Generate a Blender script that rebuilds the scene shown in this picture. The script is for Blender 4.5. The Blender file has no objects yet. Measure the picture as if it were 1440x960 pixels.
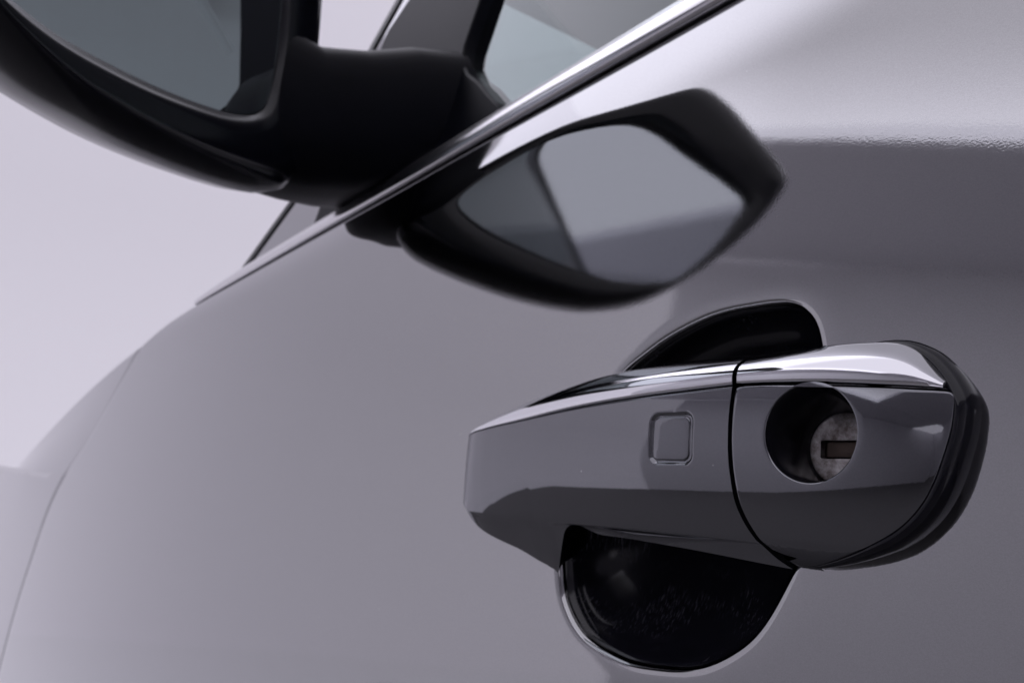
import bpy, math
import numpy as np
from mathutils import Vector, Matrix
R = math.radians
scene = bpy.context.scene
col = scene.collection

# ------------------------------------------------------------------ camera
YAW, PITCH = R(39.7), R(8.2)
CAM = Vector((0.0, 0.205, 0.0))
fwd = Vector((math.cos(YAW)*math.cos(PITCH), -math.sin(YAW)*math.cos(PITCH), math.sin(PITCH)))
rgt = Vector((-math.sin(YAW), -math.cos(YAW), 0.0))
upv = rgt.cross(fwd)
cam_d = bpy.data.cameras.new("camera")
cam_d.sensor_width = 36.0
cam_d.lens = 26.0
cam_d.clip_start = 0.005
cam_d.clip_end = 200.0
cam_d.dof.use_dof = True
cam_d.dof.focus_distance = 0.178
cam_d.dof.aperture_fstop = 23.0
cam_o = bpy.data.objects.new("camera", cam_d)
m = Matrix((rgt, upv, -fwd)).transposed().to_4x4()
m.translation = CAM
cam_o.matrix_world = m
col.objects.link(cam_o)
scene.camera = cam_o

# ------------------------------------------------------------------ world and lamps
world = bpy.data.worlds.new("World")
scene.world = world
world.use_nodes = True
wn = world.node_tree.nodes
wn["Background"].inputs["Color"].default_value = (0.603, 0.580, 0.655, 1)
wn["Background"].inputs["Strength"].default_value = 1.34

def area(name, loc, rot, sx, sy, radiance, color=(1, 1, 1)):
    d = bpy.data.lights.new(name, 'AREA')
    d.shape = 'RECTANGLE'
    d.size, d.size_y = sx, sy
    d.energy = radiance*math.pi*sx*sy
    d.color = color
    o = bpy.data.objects.new(name, d)
    o.location = loc
    o.rotation_euler = rot
    col.objects.link(o)
    return o
# the lamp field and the side wall stand at an angle to the car
WD = Vector((math.cos(R(-34)), math.sin(R(-34)), 0))
WN = Vector((WD.y, -WD.x, 0))            # from the wall towards the car
lc = Vector((1.166, 2.24, 2.10))+WN*2.1-WD*.05
area("overhead_lamp", lc, (0, 0, R(-34)), 4.7, 4.2, 1.0, (0.89, 0.88, 1.0))
# emission ramp added for the reflections: stronger along the wall-side edge and forward end
ld = bpy.data.lights["overhead_lamp"]
ld.use_nodes = True
ln, ll = ld.node_tree.nodes, ld.node_tree.links
def lnode(kind, **kw):
    n_ = ln.new(kind)
    for k_, v_ in kw.items():
        setattr(n_, k_, v_)
    return n_
geo = lnode("ShaderNodeNewGeometry")
sep = lnode("ShaderNodeSeparateXYZ")
ll.new(geo.outputs["Position"], sep.inputs["Vector"])
def lin(ax, ay, c):
    """ax*X + ay*Y + c of the point on the lamp"""
    a_ = lnode("ShaderNodeMath", operation='MULTIPLY_ADD'); a_.inputs[1].default_value = ax; a_.inputs[2].default_value = c
    ll.new(sep.outputs["X"], a_.inputs[0])
    b_ = lnode("ShaderNodeMath", operation='MULTIPLY_ADD'); b_.inputs[1].default_value = ay
    ll.new(sep.outputs["Y"], b_.inputs[0]); ll.new(a_.outputs[0], b_.inputs[2])
    return b_
e0 = (1.166, 2.24)
nn_ = lin(WN.x, WN.y, -(WN.x*e0[0]+WN.y*e0[1]))
tt_ = lin(WD.x, WD.y, -(WD.x*e0[0]+WD.y*e0[1]))
r1 = lnode("ShaderNodeMapRange", interpolation_type='SMOOTHSTEP')
r1.inputs["From Min"].default_value = -.25; r1.inputs["From Max"].default_value = .80
r1.inputs["To Min"].default_value = .88; r1.inputs["To Max"].default_value = 0.0
ll.new(nn_.outputs[0], r1.inputs["Value"])
r2 = lnode("ShaderNodeMapRange", interpolation_type='SMOOTHSTEP')
r2.inputs["From Min"].default_value = .35; r2.inputs["From Max"].default_value = 1.5
r2.inputs["To Min"].default_value = 0.0; r2.inputs["To Max"].default_value = 1.15
ll.new(tt_.outputs[0], r2.inputs["Value"])
ad = lnode("ShaderNodeMath", operation='ADD'); ll.new(r1.outputs[0], ad.inputs[0]); ll.new(r2.outputs[0], ad.inputs[1])
ad2 = lnode("ShaderNodeMath", operation='ADD'); ad2.inputs[1].default_value = .05; ll.new(ad.outputs[0], ad2.inputs[0])
em = [n_ for n_ in ln if n_.type == 'EMISSION'][0]
ll.new(ad2.outputs[0], em.inputs["Strength"])

vs = scene.view_settings
vs.view_transform = 'Standard'
vs.look = 'None'
vs.exposure = 0.1
vs.gamma = 1.0

# ------------------------------------------------------------------ materials
def mat(name):
    mt = bpy.data.materials.new(name)
    mt.use_nodes = True
    nt = mt.node_tree
    return mt, nt, nt.nodes["Principled BSDF"], nt.nodes, nt.links

def simple(name, color, rough=.4, metal=0., coat=0., coat_rough=.03, spec=.5, bump=None, rough_var=0.):
    mt, nt, p, n, l = mat(name)
    p.inputs["Base Color"].default_value = (*color, 1)
    p.inputs["Roughness"].default_value = rough
    p.inputs["Metallic"].default_value = metal
    p.inputs["Coat Weight"].default_value = coat
    p.inputs["Coat Roughness"].default_value = coat_rough
    p.inputs["Specular IOR Level"].default_value = spec
    tc = n.new("ShaderNodeTexCoord")
    if bump:
        no = n.new("ShaderNodeTexNoise")
        no.inputs["Scale"].default_value = bump[0]
        no.inputs["Detail"].default_value = 3
        l.new(tc.outputs["Object"], no.inputs["Vector"])
        b = n.new("ShaderNodeBump")
        b.inputs["Strength"].default_value = 1.0
        b.inputs["Distance"].default_value = bump[1]
        l.new(no.outputs["Fac"], b.inputs["Height"])
        l.new(b.outputs["Normal"], p.inputs["Normal"])
    if rough_var:
        no2 = n.new("ShaderNodeTexNoise")
        no2.inputs["Scale"].default_value = 90
        no2.inputs["Detail"].default_value = 6
        l.new(tc.outputs["Object"], no2.inputs["Vector"])
        mr = n.new("ShaderNodeMapRange")
        mr.inputs["From Min"].default_value = .3
        mr.inputs["From Max"].default_value = .75
        mr.inputs["To Min"].default_value = rough
        mr.inputs["To Max"].default_value = rough+rough_var
        l.new(no2.outputs["Fac"], mr.inputs["Value"])
        l.new(mr.outputs["Result"], p.inputs["Roughness"])
    return mt

def paint(name, color, peel=1.0):
    """metallic grey lacquer: flake base under a clear coat with orange peel and dust"""
    mt, nt, p, n, l = mat(name)
    tc = n.new("ShaderNodeTexCoord")
    # flakes: tiny cells, slightly different brightness
    vo = n.new("ShaderNodeTexVoronoi")
    vo.inputs["Scale"].default_value = 5200
    l.new(tc.outputs["Object"], vo.inputs["Vector"])
    sx = n.new("ShaderNodeSeparateColor")
    l.new(vo.outputs["Color"], sx.inputs["Color"])
    fl = n.new("ShaderNodeMapRange")
    fl.inputs["To Min"].default_value = .94
    fl.inputs["To Max"].default_value = 1.06
    l.new(sx.outputs["Red"], fl.inputs["Value"])
    # dust specks
    vd = n.new("ShaderNodeTexVoronoi")
    vd.inputs["Scale"].default_value = 95
    l.new(tc.outputs["Object"], vd.inputs["Vector"])
    ds = n.new("ShaderNodeMapRange")
    ds.inputs["From Min"].default_value = .018
    ds.inputs["From Max"].default_value = .035
    ds.inputs["To Min"].default_value = 1.0
    ds.inputs["To Max"].default_value = 0.0
    l.new(vd.outputs["Distance"], ds.inputs["Value"])
    sel = n.new("ShaderNodeSeparateColor")
    l.new(vd.outputs["Color"], sel.inputs["Color"])
    gt = n.new("ShaderNodeMath"); gt.operation = 'GREATER_THAN'
    gt.inputs[1].default_value = .72
    l.new(sel.outputs["Green"], gt.inputs[0])
    dm = n.new("ShaderNodeMath"); dm.operation = 'MULTIPLY'
    l.new(ds.outputs["Result"], dm.inputs[0]); l.new(gt.outputs["Value"], dm.inputs[1])
    mx = n.new("ShaderNodeMix"); mx.data_type = 'RGBA'; mx.blend_type = 'MULTIPLY'
    mx.inputs["Factor"].default_value = 1.0
    mx.inputs[6].default_value = (*color, 1)
    cc = n.new("ShaderNodeCombineColor")
    for s in ("Red", "Green", "Blue"):
        l.new(fl.outputs["Result"], cc.inputs[s])
    l.new(cc.outputs["Color"], mx.inputs[7])
    m2 = n.new("ShaderNodeMix"); m2.data_type = 'RGBA'
    m2.inputs[7].default_value = (.80, .79, .77, 1)
    l.new(mx.outputs[2], m2.inputs[6])
    ml = n.new("ShaderNodeMath"); ml.operation = 'MULTIPLY'; ml.inputs[1].default_value = .55
    l.new(dm.outputs["Value"], ml.inputs[0])
    l.new(ml.outputs["Value"], m2.inputs["Factor"])
    l.new(m2.outputs[2], p.inputs["Base Color"])
    p.inputs["Metallic"].default_value = 1.0
    p.inputs["Roughness"].default_value = .045
    p.inputs["Specular Tint"].default_value = (.76, .76, .78, 1)
    p.inputs["Coat Weight"].default_value = .5
    p.inputs["Coat IOR"].default_value = 1.5
    # faint film of dust makes the coat gloss uneven
    nr = n.new("ShaderNodeTexNoise")
    nr.inputs["Scale"].default_value = 26
    nr.inputs["Detail"].default_value = 7
    l.new(tc.outputs["Object"], nr.inputs["Vector"])
    cr = n.new("ShaderNodeMapRange")
    cr.inputs["From Min"].default_value = .35
    cr.inputs["From Max"].default_value = .75
    cr.inputs["To Min"].default_value = .012
    cr.inputs["To Max"].default_value = .035
    l.new(nr.outputs["Fac"], cr.inputs["Value"])
    l.new(cr.outputs["Result"], p.inputs["Coat Roughness"])
    # orange peel on the coat
    n1 = n.new("ShaderNodeTexNoise")
    n1.inputs["Scale"].default_value = 1500
    n1.inputs["Detail"].default_value = 2
    l.new(tc.outputs["Object"], n1.inputs["Vector"])
    b1 = n.new("ShaderNodeBump")
    b1.inputs["Strength"].default_value = 1.0
    b1.inputs["Distance"].default_value = 4.2e-6*peel
    l.new(n1.outputs["Fac"], b1.inputs["Height"])
    n2 = n.new("ShaderNodeTexNoise")
    n2.inputs["Scale"].default_value = 160
    n2.inputs["Detail"].default_value = 1
    l.new(tc.outputs["Object"], n2.inputs["Vector"])
    b2 = n.new("ShaderNodeBump")
    b2.inputs["Strength"].default_value = 1.0
    b2.inputs["Distance"].default_value = 3e-6*peel
    l.new(n2.outputs["Fac"], b2.inputs["Height"])
    l.new(b1.outputs["Normal"], b2.inputs["Normal"])
    l.new(b2.outputs["Normal"], p.inputs["Coat Normal"])
    l.new(b2.outputs["Normal"], p.inputs["Normal"])
    return mt

M = {}
M['paint'] = paint("grey_metallic_paint", (.355, .355, .362))
M['paint_handle'] = paint("grey_handle_paint", (.178, .180, .194), .5)
M['chrome'] = simple("chrome", (.80, .80, .83), .05, 1.0, bump=(420, 3e-6))
M['satin'] = simple("satin_trim_metal", (.70, .69, .71), .22, 1.0)
M['black_gloss'] = simple("black_gloss_plastic", (.008, .008, .011), .12, 0, rough_var=.10)
def scuffed():
    """black plastic scuffed by finger nails: fine pale streaks in patches"""
    mt = simple("scuffed_black_plastic", (.007, .007, .011), .13, 0)
    nt = mt.node_tree; n = nt.nodes; l = nt.links; p = n["Principled BSDF"]
    tc = n.new("ShaderNodeTexCoord"); mp = n.new("ShaderNodeMapping")
    mp.inputs["Scale"].default_value = (2600, 500, 110); mp.inputs["Rotation"].default_value = (0, R(14), 0)
    l.new(tc.outputs["Object"], mp.inputs["Vector"])
    ns = n.new("ShaderNodeTexNoise"); ns.inputs["Scale"].default_value = 1.0; ns.inputs["Detail"].default_value = 4
    l.new(mp.outputs["Vector"], ns.inputs["Vector"])
    nb = n.new("ShaderNodeTexNoise"); nb.inputs["Scale"].default_value = 45; nb.inputs["Detail"].default_value = 3
    l.new(tc.outputs["Object"], nb.inputs["Vector"])
    r1 = n.new("ShaderNodeMapRange"); r1.inputs["From Min"].default_value = .52; r1.inputs["From Max"].default_value = .78
    l.new(ns.outputs["Fac"], r1.inputs["Value"])
    r2 = n.new("ShaderNodeMapRange"); r2.inputs["From Min"].default_value = .45; r2.inputs["From Max"].default_value = .68
    l.new(nb.outputs["Fac"], r2.inputs["Value"])
    mu = n.new("ShaderNodeMath"); mu.operation = 'MULTIPLY'
    l.new(r1.outputs["Result"], mu.inputs[0]); l.new(r2.outputs["Result"], mu.inputs[1])
    mx = n.new("ShaderNodeMix"); mx.data_type = 'RGBA'
    mx.inputs[6].default_value = (.007, .007, .011, 1); mx.inputs[7].default_value = (.060, .060, .075, 1)
    l.new(mu.outputs["Value"], mx.inputs["Factor"]); l.new(mx.outputs[2], p.inputs["Base Color"])
    ra = n.new("ShaderNodeMath"); ra.operation = 'MULTIPLY_ADD'; ra.inputs[1].default_value = .4; ra.inputs[2].default_value = .13
    l.new(mu.outputs["Value"], ra.inputs[0]); l.new(ra.outputs["Value"], p.inputs["Roughness"])
    return mt
M['scuffed'] = scuffed()
M['black'] = simple("black_plastic", (.003, .0035, .007), .18, 0, spec=.4, bump=(1500, 5e-6))
M['black_matte'] = simple("black_matte_plastic", (.0025, .003, .006), .40, 0, spec=.07)
M['edge'] = simple("black_edge_lacquer", (.004, .004, .008), .13, 0, spec=.35)
M['rubber'] = simple("black_rubber", (.010, .010, .013), .38)
M['dark'] = simple("dark_void_plastic", (.004, .004, .005), .8, spec=.0)
M['steel'] = simple("worn_steel", (.24, .225, .22), .36, .85, bump=(700, 3e-5), rough_var=.2)
def grimy_steel():
    mt = simple("grimy_steel", (.3, .28, .27), .36, .85, bump=(900, 4e-5), rough_var=.25)
    nt = mt.node_tree; n = nt.nodes; l = nt.links; p = n["Principled BSDF"]
    tc = n.new("ShaderNodeTexCoord"); nb = n.new("ShaderNodeTexNoise")
    nb.inputs["Scale"].default_value = 320; nb.inputs["Detail"].default_value = 8; nb.inputs["Roughness"].default_value = .7
    l.new(tc.outputs["Object"], nb.inputs["Vector"])
    cr = n.new("ShaderNodeValToRGB")
    cr.color_ramp.elements[0].position = .34; cr.color_ramp.elements[0].color = (.12, .095, .085, 1)
    cr.color_ramp.elements[1].position = .66; cr.color_ramp.elements[1].color = (.52, .50, .50, 1)
    l.new(nb.outputs["Fac"], cr.inputs["Fac"]); l.new(cr.outputs["Color"], p.inputs["Base Color"])
    return mt
M['steel'] = grimy_steel()
M['brass'] = simple("brown_key_shutter", (.085, .064, .054), .42, .8, bump=(900, 5e-5), rough_var=.2)
M['mirror'] = simple("mirror_silver", (.80, .85, .88), .0, 1.0)
M['lining'] = simple("pale_roof_lining", (.62, .62, .63), .8)
M['interior'] = simple("grey_interior_trim", (.10, .105, .11), .6)
M['concrete'] = simple("pale_backdrop", (.82, .81, .83), .85, bump=(30, .002))
M['dark_floor_sheet'] = simple("dark_floor_sheet", (.17, .165, .165), .9, bump=(60, .003))
M['floor'] = simple("pale_floor", (.80, .795, .81), .8, bump=(30, .001))
M['wall'] = simple("grey_wall", (.78, .77, .80), .9, bump=(40, .001))
M['ceiling'] = simple("dark_ceiling", (.85, .84, .88), .8)

def glass_mat():
    mt, nt, p, n, l = mat("tinted_window_glass")
    out = n["Material Output"]
    n.remove(p)
    gl = n.new("ShaderNodeBsdfGlossy"); gl.inputs["Roughness"].default_value = .0
    tr = n.new("ShaderNodeBsdfTransparent"); tr.inputs["Color"].default_value = (.54, .63, .62, 1)
    fr = n.new("ShaderNodeLayerWeight"); fr.inputs["Blend"].default_value = .5
    pw = n.new("ShaderNodeMath"); pw.operation = 'POWER'; pw.inputs[1].default_value = 5.0
    l.new(fr.outputs["Facing"], pw.inputs[0])
    sc_ = n.new("ShaderNodeMath"); sc_.operation = 'MULTIPLY_ADD'; sc_.inputs[1].default_value = .92; sc_.inputs[2].default_value = .08
    l.new(pw.outputs["Value"], sc_.inputs[0])
    mx = n.new("ShaderNodeMixShader")
    l.new(sc_.outputs["Value"], mx.inputs["Fac"])
    l.new(tr.outputs["BSDF"], mx.inputs[1]); l.new(gl.outputs["BSDF"], mx.inputs[2])
    l.new(mx.outputs["Shader"], out.inputs["Surface"])
    return mt
M['glass'] = glass_mat()

# ------------------------------------------------------------------ helpers
def empty(name, loc=(0, 0, 0)):
    o = bpy.data.objects.new(name, None)
    o.location = loc
    o.empty_display_size = .05
    col.objects.link(o)
    return o

def mesh(name, verts, faces, material, parent=None, smooth=True, sharp=None):
    me = bpy.data.meshes.new(name)
    me.from_pydata([tuple(map(float, v)) for v in verts], [], [tuple(int(i) for i in f) for f in faces])
    me.update()
    if smooth:
        me.polygons.foreach_set("use_smooth", [True]*len(me.polygons))
        if sharp is not None:
            me.set_sharp_from_angle(angle=R(sharp))
    me.materials.append(M[material])
    o = bpy.data.objects.new(name, me)
    col.objects.link(o)
    if parent is not None:
        o.parent = parent
    return o

class MB:
    """collects loft strips into one mesh"""
    def __init__(self):
        self.v = []; self.f = []
    def grid(self, G, closed_u=False, closed_v=False, flip=False):
        """G: array (nu, nv, 3)"""
        G = np.asarray(G, float)
        nu, nv = G.shape[:2]
        b = len(self.v)
        self.v.extend(G.reshape(-1, 3))
        for i in range(nu if closed_u else nu-1):
            i2 = (i+1) % nu
            for j in range(nv if closed_v else nv-1):
                j2 = (j+1) % nv
                q = (b+i*nv+j, b+i2*nv+j, b+i2*nv+j2, b+i*nv+j2)
                self.f.append(q[::-1] if flip else q)
        return b
    def fan(self, ring, centre, flip=False):
        b = len(self.v)
        self.v.extend(np.asarray(ring, float)); self.v.append(np.asarray(centre, float))
        k = len(ring)
        for i in range(k):
            q = (b+i, b+(i+1) % k, b+k)
            self.f.append(q[::-1] if flip else q)
    def build(self, name, material, parent=None, sharp=None):
        return mesh(name, self.v, self.f, material, parent, True, sharp)

def curve1(xs, ys):
    """smooth 1-D interpolation through knots (finite-difference Hermite)"""
    xs = np.asarray(xs, float); ys = np.asarray(ys, float)
    d = np.gradient(ys, xs)
    def fn(x):
        x = np.clip(np.asarray(x, float), xs[0], xs[-1])
        i = np.clip(np.searchsorted(xs, x)-1, 0, len(xs)-2)
        h = xs[i+1]-xs[i]; t = (x-xs[i])/h
        return ((2*t**3-3*t**2+1)*ys[i]+(t**3-2*t**2+t)*h*d[i]
                + (-2*t**3+3*t**2)*ys[i+1]+(t**3-t**2)*h*d[i+1])
    return fn

def closed_curve(pts, n):
    """closed Catmull-Rom through pts, resampled to n points by arc length"""
    P = np.asarray(pts, float); k = len(P); out = []
    for i in range(k):
        p0, p1, p2, p3 = P[i-1], P[i], P[(i+1) % k], P[(i+2) % k]
        for t in np.linspace(0, 1, 40, endpoint=False):
            out.append(.5*((2*p1)+(-p0+p2)*t+(2*p0-5*p1+4*p2-p3)*t*t+(-p0+3*p1-3*p2+p3)*t**3))
    out = np.array(out); out = np.vstack([out, out[:1]])
    s = np.concatenate([[0], np.cumsum(np.linalg.norm(np.diff(out, axis=0), axis=1))])
    q = np.linspace(0, s[-1], n, endpoint=False)
    return np.stack([np.interp(q, s, out[:, c]) for c in range(out.shape[1])], 1)

def outward(poly):
    """unit outward normals of a closed 2-D polygon"""
    t = np.roll(poly, -1, 0)-np.roll(poly, 1, 0)
    nrm = np.stack([t[:, 1], -t[:, 0]], 1)
    nrm /= np.linalg.norm(nrm, axis=1)[:, None]
    c = poly.mean(0)
    if ((poly-c)*nrm).sum() < 0:
        nrm = -nrm
    return nrm

# ------------------------------------------------------------------ body surface  Y = S(X, Z)
KZ = [-.60, -.10, .0, .05, .09, .125, .137, .146, .155, .165, .20]
KT = [3, 6, 8.3, 9.3, 9.8, 10.5, 12, 19, 26, 29, 31.]
_zz = np.linspace(-.6, .23, 4151)
_t = np.interp(_zz, KZ, KT)
_k = np.hanning(81); _k /= _k.sum()
_t = np.convolve(np.pad(_t, 40, mode='edge'), _k, 'valid')
_g = np.tan(np.radians(_t))
_y = -np.concatenate([[0], np.cumsum((_g[1:]+_g[:-1])/2*np.diff(_zz))])
_y -= np.interp(0, _zz, _y)
def plan(X):
    X = np.asarray(X, float); k, x0, rp = .45, .15, 12.
    return np.where(X < k, -(X-x0)**2/(2*rp), -(k-x0)**2/(2*rp)-(k-x0)/rp*(X-k)*.8)
def S(X, Z):
    return np.interp(Z, _zz, _y)+plan(X)
def P(X, Z, h=0.):
    X, Z, h = np.broadcast_arrays(np.asarray(X, float), np.asarray(Z, float), np.asarray(h, float))
    return np.stack([X, S(X, Z)+h, Z], -1)

belt = curve1([-.5, .05, .12, .168, .205, .25, .31, .41, .50, .69, .853, .95, 1.06],
              [.187, .1835, .182, .179, .177, .175, .173, .169, .167, .162, .157, .150, .134])
gapx = curve1([-.60, -.38, -.214, -.028, -.011, .06, .135], [1.82, 1.726, 1.605, 1.374, 1.33, 1.19, 1.06])

car = empty("car", (.5, -.1, -.85))
car["label"] = "grey metallic car, close view of its front door, handle and wing mirror"
car["category"] = "car"
CARLOC = Vector((.5, -.1, -.85))
def part(o):
    """parent to the car while keeping world coordinates"""
    o.parent = car
    o.location = -CARLOC
    return o

# ------------------------------------------------------------------ door skin with handle recess opening
RX0, RX1, RZ0, RZ1 = .04, .30, -.12, .096
xs = np.concatenate([np.arange(-.40, RX0, .02), np.arange(RX0, RX1-1e-6, .004), np.arange(RX1, .50, .008), np.linspace(.50, .853, 36)])
tz = np.linspace(0, 1, 40)[1:]
zs_low = np.concatenate([np.arange(-.60, RZ0-1e-6, .02), np.arange(RZ0, RZ1+1e-6, .004)])
n_up = 44
ncol = len(xs)+len(tz)
rows = []
xnom = np.concatenate([xs, .853+tz*(1.06-.853)])
up_f = np.linspace(0, 1, n_up+1)[1:]
Zg = np.zeros((ncol, len(zs_low)+n_up)); Xg = np.zeros_like(Zg)
bz = belt(xnom)
for j in range(Zg.shape[1]):
    if j < len(zs_low):
        Zg[:, j] = zs_low[j]
    else:
        Zg[:, j] = RZ1+(bz-RZ1)*up_f[j-len(zs_low)]
for j in range(Zg.shape[1]):
    Xg[:len(xs), j] = xs
    zc = Zg[-1, j]
    Xg[len(xs):, j] = .853+tz*(float(gapx(zc))-.853)
Hg = np.zeros_like(Zg)
skin = MB()
V = P(Xg, Zg, Hg)
b0 = len(skin.v)
skin.v.extend(V.reshape(-1, 3))
nv = Zg.shape[1]
ix0 = int(np.argmin(abs(xs-RX0))); ix1 = int(np.argmin(abs(xs-RX1)))
jz0 = int(np.argmin(abs(zs_low-RZ0))); jz1 = len(zs_low)-1
for i in range(ncol-1):
    for j in range(nv-1):
        if ix0 <= i < ix1 and jz0 <= j < jz1:
            continue
        skin.f.append((i*nv+j, i*nv+j+1, (i+1)*nv+j+1, (i+1)*nv+j))
# rolled edge along the belt line
vid = len(skin.v)
offs = [(.0010, .0006), (.0018, .0018), (.0021, .0050), (.0021, .012)]
prev = [i*nv+nv-1 for i in range(ncol)]
for dz, dh in offs:
    ring = []
    for i in range(ncol):
        X, Z = Xg[i, -1], Zg[i, -1]
        ring.append(len(skin.v)); skin.v.append(np.array([X, float(S(X, Z))-dh-.3*dz, Z+dz]))
    for i in range(ncol-1):
        skin.f.append((prev[i], ring[i], ring[i+1], prev[i+1]))
    prev = ring
# rolled edge down the front shut line
prev = [(ncol-1)*nv+j for j in range(nv)]
for dx, dh in [(.0012, .0006), (.0022, .002), (.0025, .006), (.0025, .012)]:
    ring = []
    for j in range(nv):
        X, Z = Xg[-1, j], Zg[-1, j]
        ring.append(len(skin.v)); skin.v.append(np.array([X+dx, float(S(X, Z))-dh, Z]))
    for j in range(nv-1):
        skin.f.append((prev[j], prev[j+1], ring[j+1], ring[j]))
    prev = ring
# recess opening: rectangle boundary -> opening outline -> rolled lip
loop = ([(i, jz0) for i in range(ix0, ix1)] + [(ix1, j) for j in range(jz0, jz1)] +
        [(i, jz1) for i in range(ix1, ix0, -1)] + [(ix0, j) for j in range(jz1, jz0, -1)])
loop_ids = [i*nv+j for i, j in loop]
loop_xz = np.array([(Xg[i, j], Zg[i, j]) for i, j in loop])
SC = np.array([.158, -.012])
scoop_pts = [(.189, .029), (.179, .036), (.166, .0425), (.149, .0475), (.133, .0485), (.120, .0475), (.1115, .0425), (.107, .032),
             (.1055, .012), (.107, -.010), (.1105, -.024), (.116, -.0385), (.124, -.0525), (.133, -.0615), (.146, -.0690), (.161, -.0725),
             (.179, -.0735), (.198, -.0690), (.2095, -.059), (.2145, -.046), (.216, -.025), (.208, .0), (.199, .016)]
outl = closed_curve(scoop_pts, 1400)
oa = np.arctan2(outl[:, 1]-SC[1], outl[:, 0]-SC[0]); orr = np.hypot(outl[:, 0]-SC[0], outl[:, 1]-SC[1])
od = np.argsort(oa); oa, orr = oa[od], orr[od]
la = np.arctan2(loop_xz[:, 1]-SC[1], loop_xz[:, 0]-SC[0])
rb = np.interp(la, oa, orr, period=2*math.pi)
dirs = np.stack([np.cos(la), np.sin(la)], 1)
rl = np.linalg.norm(loop_xz-SC, axis=1)
opening = SC+dirs*rb[:, None]
on = outward(opening)
prev = loop_ids
k = len(loop_ids)
LIP = .0032
def add_ring(pts3):
    global prev
    ring = list(range(len(skin.v), len(skin.v)+k))
    skin.v.extend(pts3)
    for a in range(k):
        c = (a+1) % k
        skin.f.append((prev[a], ring[a], ring[c], prev[c]))
    prev = ring
for t in (.18, .36, .52, .66, .77, .86, .93, 1.0):
    q = loop_xz+(opening-loop_xz)*t
    add_ring(P(q[:, 0], q[:, 1]))
for th in np.linspace(0, 84, 9)[1:]:
    q = opening-on*LIP*math.sin(R(th))
    add_ring(P(q[:, 0], q[:, 1], -LIP*(1-math.cos(R(th)))))
lip_q = opening-on*LIP*math.sin(R(84)); lip_h = -LIP*(1-math.cos(R(84)))
door = part(skin.build("door", 'paint'))

# black bowl set into the opening
bowl = MB()
rings = []
for s in (1.012, 1.0, .985, .96, .92, .87, .8, .7, .58, .44, .3, .16, .05):
    q = SC+(lip_q-SC)*s
    d = 0 if s >= 1 else .030*(1-s**2.2)**.5
    rings.append(P(q[:, 0], q[:, 1], lip_h-.0004-d))
bowl.grid(np.array(rings), closed_v=True)
bowl.fan(rings[-1], P(SC[0], SC[1], lip_h-.0304))
o = bowl.build("handle_recess", 'scuffed', door)

# ------------------------------------------------------------------ door handle grip
ZM, RF = .0045, .068
hf = curve1([.0966, .1258, .1453, .1666, .1970, .2239, .2450, .2570, .2650, .2710, .2750, .2775, .2790], [.0202, .0205, .0208, .0205, .0181, .0154, .0126, .0105, .0085, .0062, .0038, .0012, -.0020])
Zc = curve1([0.0966, 0.1258, 0.1453, 0.1666, 0.1970, 0.2239, 0.2537, 0.2702, 0.2778], [0.0185, 0.0183, 0.0175, 0.0164, 0.0141, 0.0111, 0.0083, 0.0063, 0.0040])
Zcr = curve1([0.0966, 0.1258, 0.1421, 0.1728, 0.2019, 0.2375, 0.2586, 0.2702, 0.2778], [-0.0258, -0.0256, -0.0258, -0.0261, -0.0271, -0.0277, -0.0279, -0.0267, -0.0238])
Zun = curve1([.0928, .1155, .1289, .1484, 0.1814, .2025, .2085, .2130, .2200, .2380, .2520, .2630, .2720, .2790], [-.0335, -.0330, -.0320, -.0304, -.0294, -.0304, -.0385, -.0470, -.0480, -.0465, -.0440, -.0405, -.0350, -.0290])
hun = curve1([.0928, .1289, .1814, .2020, .2075, .2130, .2200, .2790], [.0093, .0093, .0093, .0087, .0043, .0000, -.0012, -.0031])
def hface(X, Z):
    f_ = hf(X)
    return f_-(Z-ZM)**2/(2*RF)*np.clip(f_/.016, .22, 1)
xend = curve1([-.040, -.0335, -.0305, -.0275, -.0230, -.0169, -.008, .006, .02], [.1085, .1100, .1148, .1178, .1210, .1237, .1250, .1256, .1257])
BX0, BX1, BZ0, BZ1 = .1387, .1542, -.0046, .0106
def rsq(X, Z, r=.0028):
    """signed distance to the rounded square of the sensor button"""
    cx, cz, hx, hz = (BX0+BX1)/2, (BZ0+BZ1)/2, (BX1-BX0)/2, (BZ1-BZ0)/2
    qx = np.abs(X-cx)-(hx-r); qz = np.abs(Z-cz)-(hz-r)
    return np.hypot(np.maximum(qx, 0), np.maximum(qz, 0))+np.minimum(np.maximum(qx, qz), 0)-r
st = np.concatenate([np.arange(.1264, .1374, .001), np.arange(.1374, .1556, .0003), np.arange(.1556, .2, .002), np.arange(.2, .2788, .0008), [.2788]])
G = []
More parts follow.
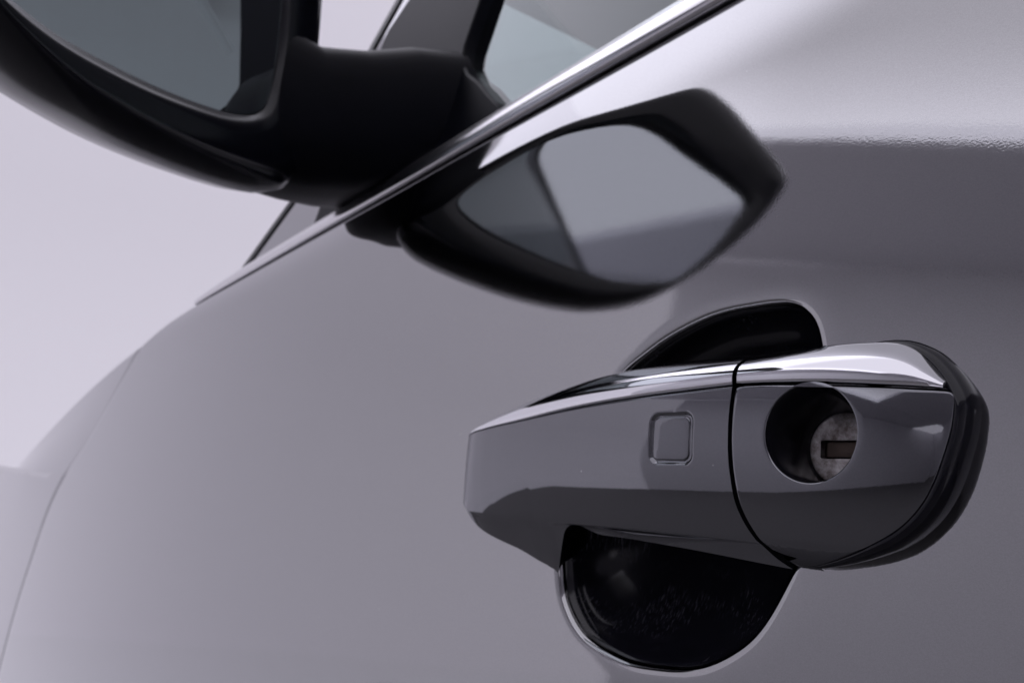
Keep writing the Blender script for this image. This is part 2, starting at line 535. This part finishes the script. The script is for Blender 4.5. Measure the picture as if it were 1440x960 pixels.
for X in st:
    zc, zr, zu, hu = float(Zc(X)), float(Zcr(X)), float(Zun(X)), float(hun(X))
    hc = float(hface(X, zr))
    zf = np.linspace(zc-.0006, zr+.0006, 110)
    hh = hface(X, zf)
    d = rsq(np.full_like(zf, X), zf)
    hh = hh-.0011*np.clip(.5-d/.0010, 0, 1)**1.0*1.0
    sec = [(zc-.0001, hface(X, zc)-.0011), (zc-.0003, hface(X, zc)-.0003)]
    sec += list(zip(zf, hh))
    # crease and under side
    u = np.linspace(0, 1, 14)[1:]
    zz_ = zr-.0004+(zu-zr)*u**1.15
    ex_ = .92+.23*float(np.clip((X-.210)/.014, 0, 1))
    mixu = float(np.clip((X-.214)/.02, 0, 1))*.45
    hh_ = hc-.0006+(hu-hc)*(mixu*u+(1-mixu)*u**ex_)
    sec += [(zr+.00015, float(hface(X, zr+.00015))-.00005)]
    sec += list(zip(zz_, hh_))
    # back of the bar
    hb = min(.0040, hu-.003) if hu > .003 else -.012
    sec += [(zu+.0015, hu-.0022), (zu+.005, hb), (.0, hb), (zc+.002, hb), (zc+.004, min(hc-.003, hb+.003)), (zc+.0012, hface(X, zc)-.006)]
    sec = np.array(sec, float)
    Xa = np.full(len(sec), X)
    w = np.clip(1-(X-.1264)/.034, 0, 1)
    Xa = Xa-(.1264-xend(sec[:, 0]))*w
    G.append(P(Xa, sec[:, 0], sec[:, 1]))
G = np.array(G)
grip = MB()
grip.grid(G, closed_v=True, flip=True)
handle = part(grip.build("door_handle", 'paint_handle', sharp=50))
ge = MB(); ge.fan(G[0]+np.array([.0006, 0, 0]), G[0].mean(0)); ge.build("grip_end", 'dark', handle)

# chrome strip along the top of the grip
def chrome_section(X, s, rise, zc, h0):
    """points from the face edge over the top to the back, scaled by s"""
    pr = [(.0000, -.0016), (.0002, -.0002), (.0006, .0003), (.0024, .0004), (.0040, .0000), (.0052, -.0010), (.0063, -.0028),
          (.0077, -.0062), (.0090, -.0100), (.0098, -.0135), (.0099, -.0165), (.0090, -.0190), (.0060, -.0205), (.0, -.020)]
    a = np.array(pr)
    return zc+a[:, 0]/.0098*rise, h0+a[:, 1]*s
Zt = curve1([0.0966, 0.1355, 0.1571, 0.1859, 0.2097, 0.2396, 0.2537, 0.2702, 0.2778], [0.0284, 0.0284, 0.0282, 0.0268, 0.0234, 0.0171, 0.0134, 0.0085, 0.0051])
G = []
for X in np.concatenate([np.arange(.1258, .24, .002), np.arange(.24, .2775, .0008)]):
    zc = float(Zc(X)); h0 = float(hface(X, zc))
    s = max(.10, min(1., h0/.019))*.80
    z, h = chrome_section(X, s, float(Zt(X))-zc, zc, h0)
    G.append(P(np.full(len(z), X), z, h))
G = np.array(G)
cs = MB(); cs.grid(G, closed_v=True); cs.fan(G[0], G[0].mean(0), True); cs.fan(G[-1], G[-1].mean(0))
cs.build("chrome_strip", 'chrome', handle, sharp=60)

# sensor button: shallow square pad lying in its pocket
pad = MB()
th = np.linspace(0, 2*math.pi, 49)[:-1]
cx, cz, hx, hz, rr = (BX0+BX1)/2, (BZ0+BZ1)/2, (BX1-BX0)/2-.0008, (BZ1-BZ0)/2-.0008, .0022
base = np.stack([cx+np.sign(np.cos(th))*(hx-rr)+rr*np.cos(th), cz+np.sign(np.sin(th))*(hz-rr)+rr*np.sin(th)], 1)
rg = []
for s, dh in ((1.0, -.0013), (.995, -.00085), (.965, -.00070), (.9, -.00066), (.6, -.00065), (.3, -.00065), (.05, -.00065)):
    q = np.array([cx, cz])+(base-np.array([cx, cz]))*s
    rg.append(P(q[:, 0], q[:, 1], hface(q[:, 0], q[:, 1])+dh))
pad.grid(np.array(rg), closed_v=True); pad.fan(rg[-1], P(cx, cz, float(hface(cx, cz))-.00065))
pad.build("sensor_button", 'paint_handle', handle)

# ------------------------------------------------------------------ lock cap with key hole
cap_pts = [(.1243, .0165), (.1236, .0176), (.1180, .0177), (.1096, .0173), (.1000, .0166), (.0910, .0158), (.0840, .0152), (.0772, .0145), (.0725, .0140), (.0704, .0132),
           (.0700, .0105), (.0706, .0050), (.0723, -.0017), (.0750, -.0092), (.0780, -.0145), (.0826, -.0196), (.0900, -.0246), (.1000, -.0293), (.1062, -.0315),
           (.1097, -.0322), (.1128, -.0310), (.1160, -.0282), (.1195, -.0232), (.1224, -.0165), (.1237, -.0080), (.1243, .0020), (.1244, .0090)]
def cap_h(X, Z):
    h = .0205-(Z-ZM)**2/(2*RF)
    h = h-np.clip(.112-X, 0, 1)**2*6.6
    return h-np.clip(-.0252-Z, 0, 1)*.6
HC = np.array([.1018, .0041]); HR = .0130
HS = np.array([.915, 1.0])       # the opening is a little taller than wide
cap = closed_curve(cap_pts, 240)
cn = outward(cap)
ca = np.arctan2(cap[:, 1]-HC[1], cap[:, 0]-HC[0])
rings = []
for inset, dh in ((0., -.012), (0., -.0020), (.00001, -.0005), (.00008, -.00015), (.0002, -.00004), (.0004, 0.)):
    q = cap-cn*inset
    rings.append(P(q[:, 0], q[:, 1], cap_h(q[:, 0], q[:, 1])+dh))
inner = cap-cn*.0004
for t in np.linspace(0, 1, 15)[1:]:
    rad = HC+(HR+.0006)*HS*np.stack([np.cos(ca), np.sin(ca)], 1)
    q = inner+(rad-inner)*t
    rings.append(P(q[:, 0], q[:, 1], cap_h(q[:, 0], q[:, 1])))
for dr, dh in ((.0003, -.0001), (.0001, -.0004), (0, -.0009)):
    q = HC+(HR+dr)*HS*np.stack([np.cos(ca), np.sin(ca)], 1)
    rings.append(P(q[:, 0], q[:, 1], cap_h(q[:, 0], q[:, 1])+dh))
cm = MB(); cm.grid(np.array(rings), closed_v=True)
lock = part(cm.build("lock_cap", 'paint_handle', sharp=60))

# funnel leading to the key cylinder
h_in = .0040; HI = np.array([.0992, -.0004]); RI = .0103
aa = np.linspace(0, 2*math.pi, 97)[:-1]
cdir = np.stack([np.cos(aa), np.sin(aa)], 1)
rings = []
for t in np.linspace(0, 1, 14):
    c = HC+(HI-HC)*t; r = HR+(RI-HR)*t**.8
    q = c+cdir*r*(HS+(1-HS)*t)
    h0 = cap_h(q[:, 0], q[:, 1])-.0007
    rings.append(P(q[:, 0], q[:, 1], h0+(h_in-h0)*t))
rings.append(P(*(HI+cdir*.0097).T, h_in-.0002))
fm = MB(); fm.grid(np.array(rings), closed_v=True)
fm.build("key_funnel", 'black_gloss', lock)

# steel key cylinder with slot
sw, sh = .0068, .0025
tx = np.cos(aa); tzv = np.sin(aa)
sc_ = 1/np.maximum(np.abs(tx)/sw, np.abs(tzv)/sh)
slot = HI+cdir*sc_[:, None]
rings = []
for q, h in ((HI+cdir*.0102, h_in-.003), (HI+cdir*.0101, h_in+.0002), (HI+cdir*.0097, h_in+.0006), (slot+cdir*.0006, h_in+.0007), (slot, h_in+.0005), (slot, h_in-.003)):
    rings.append(P(q[:, 0], q[:, 1], h))
km = MB(); km.grid(np.array(rings), closed_v=True)
km.build("key_cylinder", 'steel', lock, sharp=40)
sm = MB()
rings = [P(*(HI+(slot-HI)*s).T, h) for s, h in ((1.05, h_in-.0024), (.86, h_in-.0016), (.8, h_in-.0007), (.3, h_in-.0005))]
sm.grid(np.array(rings), closed_v=True); sm.fan(rings[-1], P(HI[0], HI[1], h_in-.0005))
sm.build("key_shutter", 'brass', lock, sharp=40)

# chrome top of the lock cap
Zcc = curve1([.066, .0705, .0772, .0840, .0910, .1000, .1096, .1250], [.0140, .0144, .0152, .0159, .0166, .0174, .0180, .0185])
Ztt = curve1([0.0680, 0.0706, 0.0732, 0.0758, 0.0789, 0.0826, 0.0869, 0.0937, 0.1032, 0.1140, 0.1245], [0.0134, 0.0157, 0.0188, 0.0218, 0.0249, 0.0270, 0.0281, 0.0287, 0.0288, 0.0285, 0.0281])
G = []
for X in np.concatenate([np.arange(.0722, .0775, .0006), np.arange(.0775, .1242, .0015), [.1242]]):
    zc = float(Zcc(X)); h0 = float(cap_h(X, zc))
    z, h = chrome_section(X, .78, float(Ztt(X))-zc, zc, h0)
    G.append(P(np.full(len(z), X), z, h))
G = np.array(G)
cs = MB(); cs.grid(G, closed_v=True); cs.fan(G[0], G[0].mean(0), True); cs.fan(G[-1], G[-1].mean(0))
cs.build("chrome_cover", 'chrome', lock, sharp=60)

# black edge band round the outer end and the painted foot under it
gpath = np.array([(.0960, .0284, .0020), (.0895, .0280, .0025), (.0830, .0262, .0035), (.0782, .0228, .0048), (.0748, .0192, .0060), (.0722, .0155, .0072), (.0703, .0115, 0), (.0706, .0050, 0),
                  (.0723, -.0017, 0), (.0750, -.0092, 0), (.0780, -.0145, 0), (.0826, -.0196, 0), (.0900, -.0246, 0), (.1000, -.0293, 0), (.1062, -.0315, 0), (.1097, -.0322, 0)])
for r_ in gpath[6:]:
    r_[2] = float(cap_h(r_[0], r_[1]))-.0002
gs = np.concatenate([[0], np.cumsum(np.linalg.norm(np.diff(gpath[:, :2], axis=0), axis=1))])
gq = np.linspace(0, gs[-1], 110)
gp = np.stack([curve1(gs, gpath[:, c])(gq) for c in range(3)], 1)
gt_ = np.gradient(gp[:, :2], axis=0); gt_ /= np.linalg.norm(gt_, axis=1)[:, None]
gn = np.stack([gt_[:, 1], -gt_[:, 0]], 1)
if ((gp[:, :2]-HC)*gn).sum() < 0:
    gn = -gn
gw = np.clip(np.minimum(gq, (gs[-1]-gq)*.8)/.020, .04, 1)**.8
def band(off, dh, base=None):
    out_ = []
    for i in range(len(gp)):
        q = gp[i, :2]+gn[i]*off*gw[i]
        h_ = gp[i, 2]+dh*gw[i] if base is None else max(base, -1)
        out_.append(P(q[0], q[1], h_))
    return np.array(out_)
gm = MB(); gm.grid(np.array([band(-.0012, -.0030), band(-.0002, -.0002), band(.0005, .0002), band(.0013, -.0002), band(.0023, -.0012), band(.0030, -.0030), band(.0032, -.0046),
                             band(.0032, 0, .0015), band(.0031, 0, -.002)]))
gm.build("edge_band", 'edge', lock)

# ------------------------------------------------------------------ belt moulding
xsb = np.concatenate([np.arange(-.45, .5, .015), np.linspace(.5, .862, 30)])
tall = curve1([-.5, .15, .25, .40, .55, .75, .862], [.027, .027, .026, .024, .022, .019, .013])
def sweep(name, prof, material, xarr, dz0, dy0, parent=None, scale=True):
    G = []
    for X in xarr:
        b = float(belt(X)); y0 = float(S(X, b))
        t = float(tall(X)) if scale else 1.
        G.append([(X, y0+dy0+py*(t/.02 if scale else 1), b+dz0+pz*(t/.02 if scale else 1)) for py, pz in prof])
    G = np.array(G)
    mb = MB(); mb.grid(G, closed_v=True); mb.fan(G[0], G[0].mean(0), True); mb.fan(G[-1], G[-1].mean(0))
    return part(mb.build(name, material, parent, sharp=55))
prof = [(-.012, .000), (.0006, .0003), (.0022, .0010), (.0028, .0022), (.0024, .0045), (.0012, .0075), (-.0008, .0105),
        (-.0034, .0135), (-.0064, .0162), (-.0098, .0184), (-.0130, .0190), (-.016, .017)]
moulding = sweep("belt_moulding", prof, 'satin', xsb, .0036, -.003)
seal = sweep("belt_seal", [(-.014, -.004), (-.002, -.004), (-.002, .003), (-.014, .003)], 'rubber', xsb, .0010, -.0055, scale=False)

# ------------------------------------------------------------------ greenhouse: window, frame, pillar
def yw(Z):
    return -.056-.25*(np.asarray(Z, float)-.18)
def prism(name, pts, off, thick, material, bevel=.002):
    """plate in the leaning window plane, with softened outer edge"""
    q = np.array(pts, float)
    nrm = outward(q)
    rings = []
    for ins, d in ((0, -thick), (0, -bevel), (bevel*.3, -bevel*.3), (bevel, 0)):
        r = q-nrm*ins
        rings.append(np.stack([r[:, 0], yw(r[:, 1])+off+d, r[:, 1]], 1))
    mb = MB(); mb.grid(np.array(rings), closed_v=True)
    b = len(mb.v); mb.v.extend(rings[-1]); mb.f.append(tuple(range(b, b+len(q))))
    return part(mb.build(name, material, None, sharp=40))
def dens(pts, n=200):
    P_ = np.array(pts, float); out = []
    for i in range(len(P_)):
        a, b = P_[i], P_[(i+1) % len(P_)]
        m_ = max(2, int(np.linalg.norm(b-a)/.012))
        for t in np.linspace(0, 1, m_, endpoint=False):
            out.append(a+(b-a)*t)
    return np.array(out)
window = prism("window_glass", dens([(-.45, .165), (.42, .165), (.43, .30), (.36, .56), (-.45, .60)]), -.012, .004, 'glass')
sail = prism("mirror_sail", dens([(.325, .172), (.60, .160), (.578, .30), (.552, .374), (.515, .400), (.43, .560), (.345, .560), (.375, .42), (.392, .335), (.401, .285),
                             (.399, .270), (.388, .256), (.372, .243), (.355, .226), (.338, .210)]), -.002, .02, 'black_matte')
pillar = prism("windscreen_pillar", dens([(.840, .160), (.76, .2075), (.683, .254), (.640, .318), (.599, .386), (.571, .419), (.47, .56), (.425, .56), (.512, .402), (.550, .376), (.575, .30), (.597, .160)]), -.014, .04, 'paint', .004)
wseal = prism("windscreen_seal", dens([(.862, .158), (.70, .257), (.654, .322), (.611, .392), (.583, .425), (.48, .568), (.468, .562), (.570, .420), (.598, .387), (.639, .319), (.682, .255), (.836, .160)]), -.012, .03, 'rubber', .002)

# ------------------------------------------------------------------ front wing
gz = np.concatenate([np.linspace(-.60, -.03, 40), np.linspace(-.03, .134, 40)[1:]])
gx = np.array([float(gapx(z)) for z in gz])
G = []
for j, z in enumerate(gz):
    x0 = gx[j]+.0036
    row = []
    for t in np.linspace(0, 1, 50):
        X = x0+t*(2.7-x0)
        # top falls away forward, the crease drops gently
        f = (X-1.05)/(2.7-1.05)
        top = .134-.26*f**1.25
        zz_ = z if z < -.03 else -.03-.06*max(0, (X-1.37))/.8+(z+.03)/.164*(top-(-.03-.06*max(0, (X-1.37))/.8))
        bul = .012*max(0., 1-abs(z+.03)/.12)*min(1, t*3)
        row.append((X, float(S(X, min(z, .134)))+.012*(X-x0)+bul*.4, zz_))
    G.append(row)
G = np.array(G)
edge = []
for d in ((.0005, .0010), (-.0012, .004), (-.002, .012)):
    e = G[:, 0].copy(); e[:, 0] += -.0012; e[:, 1] -= d[1]; edge.append(e)
G2 = np.concatenate([np.array(edge[::-1]).transpose(1, 0, 2), G], 1)
# shoulder rolling over the top
top = []
for d in (.01, .03, .08, .2):
    t_ = G2[-1].copy(); t_[:, 1] -= d; t_[:, 2] += min(d*.25, .012); top.append(t_)
G2 = np.concatenate([G2, np.array(top)], 0)
fw = MB(); fw.grid(G2, flip=False)
wing = part(fw.build("front_wing", 'paint'))
sf = MB()
sf.grid(np.array([[(float(gapx(z))-.004+t*.018, float(S(float(gapx(z)), z))-.0105-t*.001, z) for t in (0, .33, .66, 1)] for z in np.linspace(-.60, .134, 60)]), flip=True)
sf.build("shut_face", 'paint', wing)

# ------------------------------------------------------------------ wing mirror
P0 = np.array([.4352, .0722, .2067]); TH, TL = R(28), R(-3)
tang = np.array([-math.sin(TH), math.cos(TH), 0.])
nn = np.array([math.cos(TH)*math.cos(TL), math.sin(TH)*math.cos(TL), -math.sin(TL)])
upm = np.cross(nn, tang); upm = upm*np.sign(upm[2])
def MP(uv, d):
    uv = np.asarray(uv, float)
    return P0+uv[:, :1]*tang+uv[:, 1:2]*upm+np.reshape(np.broadcast_to(d, (len(uv),)), (-1, 1))*nn
house = closed_curve([(-.089, .03), (-.085, -.010), (-.066, -.033), (-.025, -.041), (.03, -.043), (.07, -.040), (.098, -.034), (.132, -.018), (.158, .004), (.184, .034), (.209, .070),
                      (.227, .104), (.238, .136), (.236, .146), (.222, .160), (.190, .183), (.158, .205), (.118, .233), (.100, .242), (.080, .243), (.02, .232), (-.04, .218), (-.074, .198), (-.088, .150), (-.090, .085)], 400)
glassp = closed_curve([(-.046, .04), (-.039, .014), (-.014, .000), (.03, -.008), (.075, -.011), (.11, -.009), (.148, .004), (.168, .026), (.184, .054),
                       (.196, .086), (.198, .098), (.188, .107), (.13, .128), (.08, .146), (.02, .158), (-.022, .155), (-.042, .132), (-.048, .08)], 400)
# align start angles
def by_angle(poly, n=200, c=(.07, .06)):
    a = np.arctan2(poly[:, 1]-c[1], poly[:, 0]-c[0]); r = np.hypot(poly[:, 0]-c[0], poly[:, 1]-c[1])
    o_ = np.argsort(a); q = np.linspace(-math.pi, math.pi, n, endpoint=False)
    rr_ = np.interp(q, a[o_], r[o_], period=2*math.pi)
    return np.stack([c[0]+rr_*np.cos(q), c[1]+rr_*np.sin(q)], 1)
house = by_angle(house); glassp = by_angle(glassp)
hc_ = np.array([.07, .07])
rings = [MP(glassp+(glassp-hc_)*.01, .012), MP(glassp+(glassp-hc_)*.025, .0015), MP(glassp+(house-glassp)*.30, .001), MP(glassp+(house-glassp)*.62, -.003), MP(glassp+(house-glassp)*.86, -.001), MP(house, .008)]
for s, d in ((1.004, .022), (.985, .038), (.945, .056), (.875, .076), (.76, .096), (.60, .112), (.42, .124), (.2, .131), (.04, .133)):
    c_ = hc_+np.array([0, .035*(1-s)])
    rings.append(MP(c_+(house-hc_)*s, d))
mm = MB(); mm.grid(np.array(rings), closed_v=True); mm.fan(rings[-1], MP(hc_[None], .133)[0])
mirror = part(mm.build("wing_mirror", 'black'))
gm = MB()
rings = [MP(hc_+(glassp-hc_)*s, d) for s, d in ((1.012, .0040), (.6, .0040), (.3, .0040), (.02, .0040))]
gm.grid(np.array(rings), closed_v=True); gm.fan(rings[-1], MP(hc_[None], .004)[0])
gm.build("mirror_glass", 'mirror', mirror, sharp=30)
# foot joining housing and sail
fa = np.linspace(0, 2*math.pi, 41)[:-1]
def oval(c, ax, az, rx, rz, p=.6):
    return np.array([c+ax*rx*np.sign(math.cos(t))*abs(math.cos(t))**p+az*rz*np.sign(math.sin(t))*abs(math.sin(t))**p for t in fa])
X_, Z_ = np.array([1., 0, 0]), np.array([0, 0, 1.])
rings = [oval(np.array([.475, -.085, .238]), X_, Z_, .085, .054), oval(np.array([.480, -.055, .238]), X_, Z_, .074, .052), oval(np.array([.490, -.030, .235]), X_, Z_, .060, .052),
         oval(np.array([.500, -.004, .236]), X_, Z_, .050, .052), oval(np.array([.504, .024, .244]), X_, Z_, .045, .058), oval(np.array([.504, .060, .252]), X_, Z_, .042, .052)]
fm = MB(); fm.grid(np.array(rings), closed_v=True)
fm.build("mirror_foot", 'black_matte', mirror)

# ------------------------------------------------------------------ cabin seen through the glass
def box(name, lo, hi, material, bev=.01):
    import bmesh
    bm = bmesh.new()
    bmesh.ops.create_cube(bm, size=1)
    for v in bm.verts:
        v.co = Vector([(lo[i]+hi[i])/2+v.co[i]*(hi[i]-lo[i]) for i in range(3)])
    if bev:
        bmesh.ops.bevel(bm, geom=bm.edges[:], offset=bev, segments=3, affect='EDGES')
    me = bpy.data.meshes.new(name); bm.to_mesh(me); bm.free()
    me.materials.append(M[material])
    o = bpy.data.objects.new(name, me); col.objects.link(o)
    return o
part(box("door_trim", (-.45, -.16, -.2), (.75, -.085, .168), 'interior', .02))
wy = np.linspace(0, 1, 17)
wb = .84+.33*np.sin(math.pi*wy)**.8; wt = .46+.29*np.sin(math.pi*wy)**.6
wsm = MB(); wsm.grid(np.array([[(b_+(t_-b_)*f, -.095-1.31*v-(.085-.17*v)*f, .165+.435*f) for v, b_, t_ in zip(wy, wb, wt)] for f in np.linspace(0, 1, 6)]))
part(wsm.build("windscreen", 'glass'))
fwm = MB(); fwm.grid(np.array([[(-.8, -1.37, .25), (-.8, -1.30, .62)], [(1.0, -1.37, .25), (1.0, -1.30, .62)]]))
part(fwm.build("far_window", 'glass'))
part(box("far_door_trim", (-.6, -1.42, -.3), (1.0, -1.36, .25), 'interior', .02))
part(box("sun_visor", (-.05, -.62, .545), (.22, -.30, .565), 'lining', .008))
part(box("headrest", (-.62, -.62, .30), (-.50, -.36, .50), 'interior', .04))
part(box("roof_lining", (-.8, -1.35, .60), (.45, -.175, .64), 'lining', .02))
part(box("roof_header", (.44, -1.17, .595), (.74, -.36, .635), 'lining', .02))

# ------------------------------------------------------------------ setting
def plate(name, x0, x1, y0, y1, z0, z1, material):
    o = box(name, (x0, y0, z0), (x1, y1, z1), material, 0)
    o["kind"] = "structure"
    return o
# floor and the pale background it sweeps up into
plate("ground", -14, 4.5, -14, 14, -.95, -.85, 'floor')
prof_ = [(4.5+3.2*math.sin(R(a)), -.85+3.2*(1-math.cos(R(a)))) for a in range(0, 91, 6)] + [(7.7, 5.), (7.7, 9.)]
bd = MB(); bd.grid(np.array([[(x, y, z) for y in np.linspace(-14, 14, 9)] for x, z in prof_]))
bd.build("backdrop", 'concrete')["kind"] = "structure"
def along_wall(name, t0, t1, n0, n1, z0, z1, ang, material):
    """box laid out along the side wall: t along it, n from its foot towards the car"""
    o = box(name, (t0, n0, z0), (t1, n1, z1), material, 0)
    o.location = (1.77, 3.25, 0)
    o.rotation_euler = (0, 0, R(ang))
    o["kind"] = "structure"
    return o
plate("rear_blocker", -4.6, -4.5, -9, 9, -.85, 2.11, 'wall')  # unseen, added to keep the bright world out of the lock cap's reflections
along_wall("side_wall", -9, 1.0, .0, .12, -.85, 2.118, -31, 'wall')
along_wall("dark_floor_sheet", -9, 2.3, -4.4, -.002, -.849, -.845, -31, 'dark_floor_sheet')  # unseen dark sheet added to darken the handle's lower reflections
along_wall("ceiling", -5.6, 1.4, -1.16, -.003, 2.115, 2.2, -32.5, 'ceiling')
along_wall("overhead_blocker", -11, -2.35, -12.0, -1.15, 2.13, 2.2, -32.5, 'ceiling')  # unseen plate added behind the lamp to cover bright world in reflections
